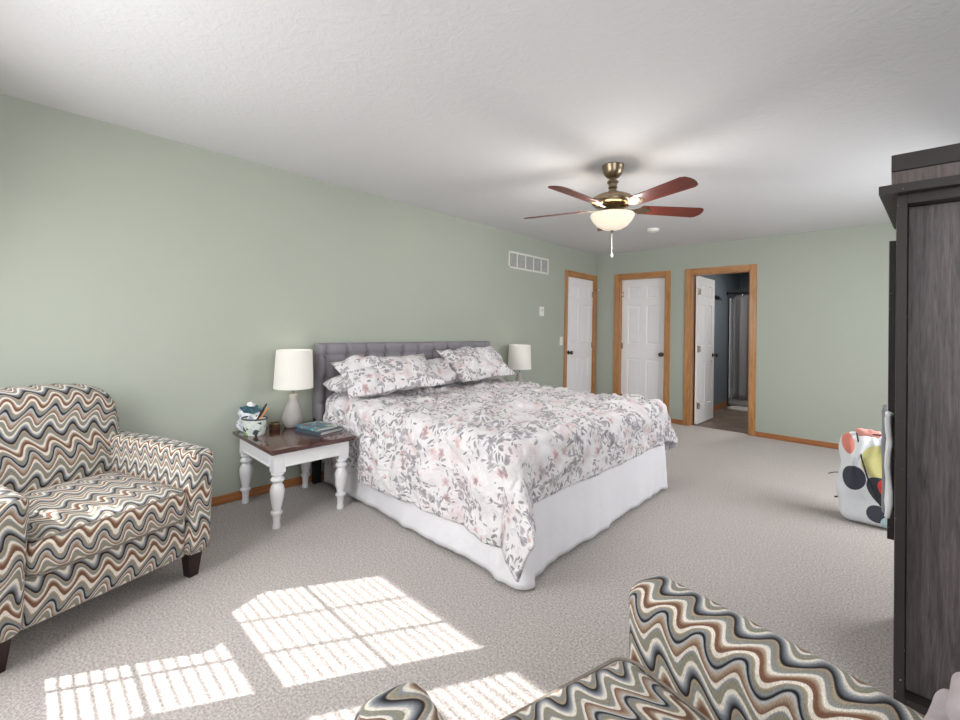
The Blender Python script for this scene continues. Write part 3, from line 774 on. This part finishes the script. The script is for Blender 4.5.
# ------------------------------------------------------------------ end tables
M_tabletop = wood('dark_cherry_tabletop', srgb(52, 26, 24), srgb(96, 54, 50), (4, 40, 40), 0.13, 0.9, 0.02, 0.6)
M_tpaint = plain('white_furniture_paint', srgb(238, 238, 240), 0.35, vary=0.015)
def end_table():
    t = thing('end_table', 'white end table with turned legs and glossy dark cherry top, in front of left wall', 'table', (0.36, 1.335, 0))
    bm = B(); box(bm, -0.34, 0.34, -0.288, 0.288, 0.478, 0.500, 0.006, 3); box(bm, -0.33, 0.33, -0.278, 0.278, 0.468, 0.478, 0.003, 1)
    finish('tabletop', bm, M_tabletop, t)
    bm = B()
    box(bm, -0.24, 0.24, -0.255, -0.235, 0.375, 0.470); box(bm, -0.24, 0.24, 0.235, 0.255, 0.375, 0.470)
    box(bm, -0.302, -0.282, -0.205, 0.205, 0.375, 0.470); box(bm, 0.282, 0.302, -0.205, 0.205, 0.375, 0.470)
    box(bm, -0.24, 0.24, -0.259, -0.235, 0.375, 0.388, 0.003, 1); box(bm, 0.282, 0.306, -0.205, 0.205, 0.375, 0.388, 0.003, 1)
    finish('apron', bm, M_tpaint, t)
    for sx in (-1, 1):
        for sy in (-1, 1):
            bm = B(); box(bm, -0.036, 0.036, -0.036, 0.036, 0.345, 0.468, 0.003, 1)
            lathe(bm, [(0.021, 0), (0.024, 0.003), (0.024, 0.020), (0.020, 0.030), (0.023, 0.075), (0.026, 0.085), (0.034, 0.090), (0.036, 0.097), (0.034, 0.104), (0.025, 0.110),
                       (0.025, 0.120), (0.030, 0.145), (0.038, 0.185), (0.042, 0.220), (0.042, 0.240), (0.037, 0.260), (0.026, 0.276), (0.024, 0.282), (0.034, 0.287), (0.040, 0.296), (0.040, 0.304),
                       (0.034, 0.312), (0.027, 0.318), (0.027, 0.324), (0.036, 0.330), (0.038, 0.338), (0.034, 0.346)], n=28)
            finish('leg', bm, M_tpaint, t, (sx*0.27, sy*0.215, 0))
    return t
tb = end_table()
tb2 = dup(tb, loc=(0.37, 4.06, 0), label='white end table mostly hidden on the far side of the bed, under the farther lamp')

# lamps
def shade_mat(name, e):
    n = NT(name); v = n.coords('Object', (1, 1, 1)); f = n.noise(v, 260, 2)
    n.set(color=n.mix(f, srgb(222, 219, 212), srgb(234, 231, 225)), rough=0.8, emit=(1.0, 0.93, 0.80), emits=e); n.bump(f, 0.15, 0.002); return n.m
M_shade = shade_mat('white_linen_shade', 0.07)
M_ceramic = NT('grey_ribbed_ceramic'); _v = M_ceramic.coords('Object', (1, 1, 1))
_s = M_ceramic.n('ShaderNodeSeparateXYZ'); M_ceramic.l(_v, _s.inputs[0])
_w = M_ceramic.math('SINE', M_ceramic.math('MULTIPLY', _s.outputs[2], 620))
M_ceramic.set(color=M_ceramic.mix(M_ceramic.noise(_v, 14, 3), srgb(150, 146, 144), srgb(188, 184, 180)), rough=0.5); M_ceramic.bump(_w, 0.4, 0.002); M_ceramic = M_ceramic.m
def table_lamp():
    t = thing('table_lamp', 'table lamp with white drum shade on the end table nearest the armchair', 'lamp', (0.152, 1.415, 0.500))
    lpart('lamp_base', [(0.0, 0), (0.048, 0), (0.060, 0.008), (0.074, 0.035), (0.078, 0.060), (0.072, 0.095), (0.056, 0.140), (0.040, 0.180), (0.031, 0.215), (0.030, 0.235), (0.024, 0.243), (0.0, 0.245)], M_ceramic, t)
    bm = B(); tube(bm, [(0, 0, 0.24), (0, 0, 0.40)], 0.006, 10); lathe(bm, [(0.016, 0.30), (0.017, 0.34), (0.012, 0.35)], n=14)
    for k in range(3):
        a = 2*PI*k/3; tube(bm, [(0, 0, 0.545), (0.122*math.cos(a), 0.122*math.sin(a), 0.56)], 0.002, 6)
    tube(bm, [(0, 0, 0.39), (0, 0, 0.55)], 0.003, 8)
    finish('lamp_neck', bm, M_nickel, t)
    bm = B(); ri, ro = 0.127, 0.130
    lathe(bm, [(0.136, 0.290), (0.139, 0.290), (0.126, 0.572), (0.123, 0.572)], n=48, cap=False)
    a = [v for v in bm.verts]
    n = 48
    for k in range(n): bm.faces.new((a[k], a[(k+1) % n], a[3*n+(k+1) % n], a[3*n+k]))
    finish('lamp_shade', bm, M_shade, t)
    return t
l1 = table_lamp()
l2 = dup(l1, loc=(0.20, 4.06, 0.500), label='table lamp with cream drum shade standing beyond the far side of the bed')
for nm, loc, e in (('table_lamp_bulb', (0.152, 1.415, 0.92), 0.5), ('table_lamp_bulb', (0.20, 4.06, 0.92), 0.35)):
    l = bpy.data.lights.new(nm, 'POINT'); l.energy = e; l.shadow_soft_size = 0.03; l.color = (1, 0.94, 0.86)
    lo = bpy.data.objects.new(nm, l); COL.objects.link(lo); lo.location = loc

# clutter on the near end table
def spots(name, base, cols, scale=30, rough=0.6, thr=0.35):
    n = NT(name); v = n.coords('Object')
    vo = n.n('ShaderNodeTexVoronoi'); n.l(v, vo.inputs['Vector']); vo.inputs['Scale'].default_value = scale
    sp = n.n('ShaderNodeSeparateXYZ'); n.l(vo.outputs['Color'], sp.inputs[0])
    stops = [(0, base), (thr, base)]+[(thr+(1-thr)*(i+0.5)/len(cols), c) for i, c in enumerate(cols)]
    c = n.ramp(sp.outputs[0], stops, 'CONSTANT'); n.set(color=c, rough=rough); return n.m
t = thing('book', 'grey-edged hardback book lying flat under a colourful one on end table', 'book', (0.395, 1.505, 0.500), (0, 0, math.radians(14)))
bm = B(); box(bm, -0.13, 0.13, -0.10, 0.10, 0, 0.003, 0.001, 1); box(bm, -0.13, 0.13, -0.10, 0.10, 0.020, 0.023, 0.001, 1); box(bm, -0.13, 0.13, -0.103, -0.100, 0, 0.023)
finish('cover', bm, plain('dark_teal_cover', srgb(66, 84, 96), 0.4), t)
bm = B(); box(bm, -0.126, 0.126, -0.099, 0.095, 0.003, 0.020); finish('pages', bm, plain('page_block', srgb(214, 212, 208), 0.8), t, flat=True)
t = thing('book', 'colourful green and blue patterned book on top of the pair on end table', 'book', (0.375, 1.50, 0.523), (0, 0, math.radians(10)))
bm = B(); box(bm, -0.115, 0.115, -0.085, 0.085, 0, 0.002, 0.0008, 1); box(bm, -0.115, 0.115, -0.085, 0.085, 0.014, 0.016, 0.0008, 1); box(bm, -0.115, 0.115, -0.088, -0.085, 0, 0.016)
finish('cover', bm, spots('patterned_cover', srgb(110, 134, 146), [srgb(190, 220, 150), srgb(90, 140, 170), srgb(210, 210, 214), srgb(60, 74, 90), srgb(150, 96, 90)], 42, 0.3), t)
bm = B(); box(bm, -0.112, 0.112, -0.084, 0.081, 0.002, 0.014); finish('pages', bm, plain('page_block_white', srgb(226, 224, 218), 0.8), t, flat=True)
t = thing('candle_jar', 'small amber brown candle jar between the fabric caddy and lamp', 'jar', (0.15, 1.285, 0.5))
lpart('jar', [(0.0, 0), (0.032, 0), (0.036, 0.006), (0.037, 0.040), (0.034, 0.044), (0.031, 0.042), (0.031, 0.03), (0, 0.03)], plain('amber_jar', srgb(96, 72, 52), 0.15, vary=0.2), t, 24)
lpart('rim', [(0.034, 0.040), (0.038, 0.042), (0.038, 0.050), (0.034, 0.050)], plain('dull_gold', srgb(150, 130, 96), 0.3, 0.8), t, 24)

t = thing('fabric_caddy', 'oval green and white patterned caddy holding pens on end table corner', 'basket', (0.210, 1.125, 0.5), (0, 0, 0.5))
M_cad = spots('green_white_print', srgb(222, 228, 222), [srgb(140, 180, 110), srgb(206, 216, 212), srgb(52, 70, 76), srgb(170, 196, 176)], 34, 0.7, 0.42)
lpart_bm = B(); lathe(lpart_bm, [(0.0, 0.001), (0.068, 0.001), (0.073, 0.01), (0.088, 0.112), (0.084, 0.113), (0.066, 0.02), (0.0, 0.018)], n=40, sy=0.78, cap=False)
bmesh.ops.remove_doubles(lpart_bm, verts=lpart_bm.verts, dist=1e-5)
finish('basket_body', lpart_bm, M_cad, t)
bm = B(); ring = [(0.087*math.cos(2*PI*k/40), 0.068*math.sin(2*PI*k/40), 0.112) for k in range(41)]; tube(bm, ring, 0.005, 8); finish('rim', bm, plain('navy_piping', srgb(44, 48, 70), 0.6), t)
bm = B(); lathe(bm, [(0.0, 0.078), (0.074, 0.078)], n=32, sy=0.78, cap=False); bmesh.ops.remove_doubles(bm, verts=bm.verts, dist=1e-5)
bmesh.ops.solidify(bm, geom=bm.faces[:], thickness=0.01); finish('pink_lining', bm, plain('pinkish_lining', srgb(206, 172, 170), 0.8), t)
for i, (dx, dy, lx, ly, hh, c, lb) in enumerate(((0.0, 0.01, 0.060, 0.035, 0.200, srgb(30, 30, 32), 'thick black pen, tallest of those standing in the fabric caddy'),
                                   (0.02, 0.0, 0.085, 0.02, 0.175, srgb(232, 150, 80), 'orange pen leaning in the fabric caddy beside the black one'),
                                   (-0.01, -0.01, 0.048, 0.05, 0.180, srgb(238, 232, 220), 'cream pen standing in the fabric caddy'))):
    bm = B(); p0 = Vector((dx, dy, 0.08)); p1 = Vector((lx, ly, hh)); tube(bm, [p0, p1, p1+(p1-p0).normalized()*0.012], 0.0075 if i == 0 else 0.005, 10, radii=[0.0075 if i == 0 else 0.005]*2+[0.003])
    tag(finish('pen', bm, plain('pen_plastic_%s' % ['black', 'orange', 'cream'][i], c, 0.35), None, (0.210, 1.125, 0.5), (0, 0, 0.5)), lb, 'pen', 'pens in the fabric caddy')
def crumple(bm, c, h, r, amp, seed, freq=22, n=14):
    rbox(bm, c, h, r, n, 4, deform=lambda p: p+Vector((noise.noise((p.x*freq, p.y*freq, p.z*freq+seed)), noise.noise((p.x*freq+9, p.y*freq, p.z*freq+seed)), noise.noise((p.x*freq, p.y*freq+5, p.z*freq+seed))))*amp*min(1, (p.z+h[2])/0.02))
t = thing('plastic_bag', 'crumpled white plastic bag with teal contents behind the fabric caddy', 'bag', (0.080, 1.130, 0.5), (0, 0, 0.3))
bm = B(); crumple(bm, (0, -0.0, 0.072), (0.074, 0.040, 0.070), 0.03, 0.036, 2.0, 26, 18); finish('bag_body', bm, spots('white_printed_plastic', srgb(232, 234, 238), [srgb(214, 218, 228), srgb(170, 178, 196), srgb(236, 238, 240)], 40, 0.35, 0.5), t)
bm = B(); crumple(bm, (0.01, 0.01, 0.152), (0.066, 0.044, 0.020), 0.015, 0.030, 5.0, 24); finish('teal_cloth', bm, plain('teal_cloth', srgb(62, 96, 108), 0.8, vary=0.3), t)
bm = B(); crumple(bm, (0.0, 0.02, 0.185), (0.022, 0.022, 0.016), 0.012, 0.020, 8.0, 40, 8); finish('tissue', bm, M_white, t)

# ------------------------------------------------------------------ armchairs
M_leg = wood('espresso_chair_leg', srgb(30, 20, 20), srgb(52, 34, 30), (40, 40, 4), 0.3)
def armchair():
    """local frame: origin at the front right bottom corner as one looks at the chair; +x forward, y from -0.78 to 0"""
    t = thing('armchair', 'wavy striped armchair standing by the left wall, seat facing the room', 'armchair', (0, 0, 0))
    W = 0.83; dep = 0.80
    def uv_front(off):   # stripes stacked upward on fronts, continuing back over tops
        def f(nrm, p):
            if abs(nrm.z) > 0.5: return (p.y, off-p.x)
            if abs(nrm.x) > 0.5: return (p.y, p.z) if nrm.x > 0 else (p.y, -p.z+0.3)
            return (p.x+0.011, p.z)
        return f
    def uv_arm(h, inner):
        def f(nrm, p):
            if abs(nrm.z) > 0.5: return (p.x, h[2]+h[1]-p.y*inner)
            if abs(nrm.x) > 0.5: return ((h[0]+h[1]-p.y*inner)*(1 if nrm.x > 0 else -1), p.z)
            return (p.x, p.z) if nrm.y*inner > 0 else (p.x+0.03, -p.z+0.05)
        return f
    def mk(name, c, h, r, deform=None, n=8, k=4, off=None, par=None, uvx=None):
        bm = B(); o = off if off is not None else h[2]+h[0]
        f0 = uvx or uv_front(o)
        rbox(bm, c, h, r, n, k, deform, lambda nn, p: (f0(nn, p)[0]+c[1], f0(nn, p)[1]+c[2]))
        return finish(name, bm, M_wave, par or t, sharp=180)
    # front rail / seat base
    mk('seat_base', (-0.38, -W/2, 0.215), (0.365, 0.295, 0.095), 0.02)
    def cush(p):
        q = p.copy(); fx = max(0, 1-(p.x/0.34)**2); fy = max(0, 1-(p.y/0.295)**2)
        q.z += (0.032 if p.z > 0 else 0.0)*(fx**0.6)*(fy**0.5)
        q.x += 0.012*(1-(p.y/0.295)**2)*(1 if p.x > 0 else 0); return q
    cu = mk('seat_cushion', (-0.315, -W/2, 0.378), (0.325, 0.287, 0.066), 0.034, cush)
    bm = B()
    for zz in (0.061, -0.061):
        pts = []
        hx, hy, r = 0.317, 0.279, 0.045
        for cx_, cy_, a0 in ((hx-r, hy-r, 0), (-hx+r, hy-r, 90), (-hx+r, -hy+r, 180), (hx-r, -hy+r, 270)):
            for k in range(7): a = math.radians(a0+15*k); pts.append(cush(Vector((cx_+r*math.cos(a), cy_+r*math.sin(a), zz)))+Vector((0, 0, 0.004 if zz > 0 else -0.002)))
        pts.append(pts[0]); tube(bm, [(p.x, p.y, p.z) for p in pts], 0.0042, 6)
    finish('piping', bm, M_pipe, cu, (-0.315, -W/2, 0.378))
    for s, nm in ((-0.068, 'arm'), (-W+0.068, 'arm')):
        sg = 1 if s > -0.3 else -1
        def armd(p, sg=sg):
            q = p.copy(); w = (p.z+0.24)/0.48
            q.y *= 0.90+0.13*w*w; 
            q.z += 0.010*math.sin((p.x+0.38)/0.76*PI) if p.z > 0 else 0
            return q
        mk('arm', (-0.405, s, 0.374), (0.425, 0.068, 0.256), 0.045, armd, uvx=uv_arm((0.425, 0.068, 0.256), -sg))
    def backd(p):
        q = p.copy(); w = (p.z+0.36)/0.72
        arch = 0.022*(1-(p.y/0.36)**2) if p.z > 0 else 0
        if p.z > 0: q.z -= 0.095*(abs(p.y)/0.35)**5
        q.z += arch; q.x += -0.10*w+0.02
        if w > 0.45: q.y *= 1+0.04*math.sin((w-0.45)/0.55*PI)
        if p.x > 0: q.x += 0.028*max(0, 1-(p.y/0.36)**2)*math.sin(max(0, min(1, w))*PI)
        return q
    mk('backrest', (-0.735, -W/2, 0.535), (0.095, 0.350, 0.372), 0.07, backd, n=10)
    for x in (-0.055, -0.76):
        for y in (-0.07, -W+0.07):
            bm = B(); V0 = [bm.verts.new((x+dx*0.022, y+dy*0.022, 0)) for dx, dy in ((-1, -1), (1, -1), (1, 1), (-1, 1))]
            V1 = [bm.verts.new((x+dx*0.034, y+dy*0.034, 0.13)) for dx, dy in ((-1, -1), (1, -1), (1, 1), (-1, 1))]
            bm.faces.new(V0); bm.faces.new(V1)
            for k in range(4): bm.faces.new((V0[k], V0[(k+1) % 4], V1[(k+1) % 4], V1[k]))
            finish('leg', bm, M_leg, t, sharp=20)
    return t
M_pipe = plain('dark_speckled_piping', srgb(136, 126, 116), 0.8, vary=0.35, bscale=300)
ch = armchair(); ch.location = (0.885, 0.700, 0); ch.rotation_euler = (0, 0, math.radians(19))
# second chair: faces -x; its local y axis then points to -y
ch2 = dup(ch, loc=(2.738, 0.395, 0), rot=(0, 0, math.radians(165)), label='wavy striped armchair cut off by the bottom edge, in front of the dark wardrobe')

# throw folded over the far arm of the second chair
def throw_bm():
    bm = B()
    for k, (cx_, cz, hz) in enumerate(((0.0, 0.028, 0.026), (0.012, 0.078, 0.028))):
        rbox(bm, (cx_, 0, cz), (0.15-0.012*k, 0.062-0.004*k, hz), 0.024, 10, 4,
             deform=lambda p, k=k: p+Vector((0.006*noise.noise((p.x*9, p.y*9, k)), 0.008*noise.noise((p.x*14, p.z*9, k+3)), (0.012*noise.noise((p.x*11, p.y*11, k+7))+0.004*noise.noise((p.x*60, p.y*60, 2))) if p.z > 0 else 0)))
    return bm
tag(finish('throw_blanket', throw_bm(), plain('mauve_grey_fleece', srgb(182, 172, 174), 0.95, bump=0.5, bscale=130, vary=0.12), None, (3.585, 0.965, 0.640), (0, 0, math.radians(-11)), sharp=180),
    'folded mauve grey fleece throw on the cropped armchair beside the wardrobe', 'blanket')

# ------------------------------------------------------------------ wardrobe
M_esp = wood('espresso_grain_wood', srgb(46, 42, 44), srgb(108, 98, 100), (60, 60, 4), 0.42, 0.9, 0.25, 0.0, 6)
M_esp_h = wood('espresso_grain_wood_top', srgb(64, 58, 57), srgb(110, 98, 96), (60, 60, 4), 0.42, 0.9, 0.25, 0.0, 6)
def edge_mat():
    n = NT('worn_black_edge'); v = n.coords('Object')
    f = n.noise(v, 90, 2, 0.5); sp = n.ramp(f, [(0.73, (0, 0, 0)), (0.745, (1, 1, 1))])
    n.set(color=n.mix(sp, srgb(46, 41, 40), srgb(170, 164, 156)), rough=0.4); return n.m
M_edge = edge_mat()
WX0, WX1, WY0, WY1 = 3.403, 4.38, 2.00, 2.62
wr = thing('wardrobe', 'tall dark espresso wardrobe with cornice at the right edge', 'wardrobe', (WX0, WY0, 0))
w = WX1-WX0; d = WY1-WY0
bm = B(); box(bm, 0, 0.026, 0, d, 0, 1.728, 0.0015, 1); finish('side_panel', bm, M_edge, wr)
bm = B(); box(bm, w-0.026, w, 0, d, 0, 1.728, 0.0015, 1); finish('side_panel', bm, M_edge, wr)
bm = B(); box(bm, 0.026, w-0.026, d-0.012, d, 0, 1.728); finish('back_panel', bm, M_esp, wr, flat=True)
bm = B(); box(bm, 0.026, w-0.026, 0.0, d-0.012, 1.698, 1.728); finish('top_rail', bm, M_edge, wr, flat=True)
bm = B(); box(bm, 0.026, w-0.026, 0.01, d-0.012, 0.0, 0.08); finish('plinth', bm, M_edge, wr, flat=True)
for x0, x1 in ((0.028, w/2-0.002), (w/2+0.002, w-0.028)):
    bm = B(); box(bm, x0, x1, 0.060, 0.082, 0.082, 1.697, 0.002, 1); dd = finish('door', bm, M_esp, wr)
    hx = (x1-0.04) if x0 < 0.1 else (x0+0.04)
    bm = B(); tube(bm, [(hx, 0.060, 0.90), (hx, 0.035, 0.91), (hx, 0.035, 1.05), (hx, 0.060, 1.06)], 0.005, 8); finish('handle', bm, M_nickel, dd)
bm = B(); prism(bm, [(-0.044, -0.044, 1.728), (w+0.044, -0.044, 1.728), (w+0.010, d+0.01, 1.728), (-0.006, d+0.01, 1.728)], (0, 0, 0.028)); finish('cornice', bm, M_edge, wr)
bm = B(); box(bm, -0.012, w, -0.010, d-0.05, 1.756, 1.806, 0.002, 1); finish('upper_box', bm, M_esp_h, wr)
bm = B(); box(bm, -0.014, w+0.002, -0.013, d-0.048, 1.806, 1.862, 0.002, 1); finish('upper_lid', bm, M_edge, wr)

# narrow board and cloth tucked behind the wardrobe
t = thing('folding_board', 'narrow dark board standing upright behind the left edge of wardrobe', 'board', (3.392, 2.70, 0))
bm = B(); box(bm, 0.012, 0.40, 0, 0.018, 0, 1.69, 0.002, 1); finish('board', bm, M_edge, t)
bm = B(); box(bm, -0.012, 0.012, 0, 0.018, 0.35, 1.69, 0.002, 1); finish('edge_strip', bm, M_edge, t)
bm = B(); rbox(bm, (0, 0, 0), (0.012, 0.13, 0.235), 0.011, 8, 3, deform=lambda p: p+Vector((0.006*noise.noise((p.y*12, p.z*9, 1)), 0.01*noise.noise((p.z*9, 3, 1)), 0)))
tag(finish('garment_bag', bm, plain('grey_vinyl', srgb(136, 138, 144), 0.5), None, (3.372, 2.86, 0.685), sharp=180), 'slim grey garment bag hanging at the left side of wardrobe', 'bag')
bm = B(); rbox(bm, (0, 0, 0), (0.010, 0.09, 0.21), 0.009, 8, 3, deform=lambda p: p+Vector((0.010*noise.noise((p.y*16, p.z*14, 5)), 0.02*noise.noise((p.z*9, 7, 1)), 0)))
tag(finish('white_cloth', bm, plain('white_cotton', srgb(232, 234, 236), 0.85), None, (3.386, 2.56, 0.72), sharp=180), 'white cloth hanging against the grey bag at wardrobe edge', 'cloth')

# ------------------------------------------------------------------ drawstring bag on the floor
def bagprint():
    n = NT('spotted_bag_print'); tc = n.n('ShaderNodeTexCoord'); sp = n.n('ShaderNodeSeparateXYZ'); n.l(tc.outputs['Object'], sp.inputs[0])
    x, z = sp.outputs[0], sp.outputs[2]
    col = n.mix(n.noise(tc.outputs['Object'], 8, 2), srgb(224, 230, 236), srgb(240, 242, 244))
    def disc(col, cx_, cz, rx, rz, c, rot=0.0):
        dx = n.math('SUBTRACT', x, cx_); dz = n.math('SUBTRACT', z, cz)
        ca, sa = math.cos(rot), math.sin(rot)
        a = n.math('DIVIDE', n.math('ADD', n.math('MULTIPLY', dx, ca), n.math('MULTIPLY', dz, sa)), rx)
        b = n.math('DIVIDE', n.math('SUBTRACT', n.math('MULTIPLY', dz, ca), n.math('MULTIPLY', dx, sa)), rz)
        r = n.math('ADD', n.math('MULTIPLY', a, a), n.math('MULTIPLY', b, b))
        return n.mix(n.math('LESS_THAN', r, 1.0), col, c)
    col = disc(col, -0.105, 0.520, 0.035, 0.060, srgb(236, 146, 130))
    col = disc(col, 0.045, 0.43, 0.085, 0.105, srgb(214, 208, 142))
    col = disc(col, -0.072, 0.305, 0.060, 0.082, srgb(66, 70, 82))
    col = disc(col, 0.085, 0.235, 0.120, 0.075, srgb(60, 64, 76), -0.9)
    col = disc(col, 0.110, 0.250, 0.090, 0.050, srgb(228, 72, 56), -0.95)
    col = disc(col, 0.115, 0.315, 0.022, 0.022, srgb(240, 240, 240))
    col = disc(col, 0.045, 0.095, 0.055, 0.055, srgb(66, 70, 82))
    col = disc(col, 0.12, 0.05, 0.06, 0.05, srgb(190, 222, 226))
    n.set(color=col, rough=0.75); n.bump(n.noise(tc.outputs['Object'], 12, 4, 0.6, 1), 0.35, 0.02); return n.m
t = thing('laundry_bag', 'white drawstring bag with dark dots and coral top on carpet', 'bag', (3.275, 3.98, 0), (0, 0, math.radians(3)))
bm = B()
def bagd(p):
    w = (p.z+0.29)/0.58; q = p.copy()
    s = 1.0 if w < 0.7 else 1-0.38*((w-0.7)/0.3)**1.3
    q.x *= s; q.y *= s*0.95
    k = min(1, w*4)
    q += Vector((noise.noise((p.x*7, p.y*7, p.z*5)), noise.noise((p.x*7+4, p.y*7, p.z*5)), 0))*0.046*k
    q += Vector((0, math.sin(p.x*85+2*math.sin(p.z*6))*0.010*max(0, w-0.3)*1.5, 0))
    return q
rbox(bm, (0, 0, 0.295), (0.148, 0.12, 0.29), 0.06, 16, 5, deform=bagd); finish('bag_body', bm, bagprint(), t, sharp=180)
bm = B(); crumple(bm, (0.0, -0.01, 0.595), (0.062, 0.042, 0.026), 0.02, 0.016, 3.0, 26, 8); finish('gathered_top', bm, plain('coral_cloth', srgb(226, 160, 148), 0.8, vary=0.25, bscale=60), t, sharp=180)
bm = B(); tube(bm, [(-0.06, -0.06, 0.60), (-0.035, -0.135, 0.45), (-0.005, -0.145, 0.33), (0.03, -0.14, 0.24), (0.06, -0.135, 0.16)], 0.005, 8)
tube(bm, [(0.02, -0.05, 0.60), (0.08, -0.05, 0.605), (0.13, -0.03, 0.58)], 0.004, 8); finish('drawstring', bm, M_black, t)
bm = B(); tube(bm, [(-0.15, 0, 0.30), (-0.18, -0.02, 0.298), (-0.21, -0.03, 0.285)], 0.003, 6); finish('cord_end', bm, M_black, t)
bm = B(); tube(bm, [(-0.145, -0.02, 0.14), (-0.175, -0.03, 0.13)], 0.006, 6); finish('cord_end', bm, M_black, t)
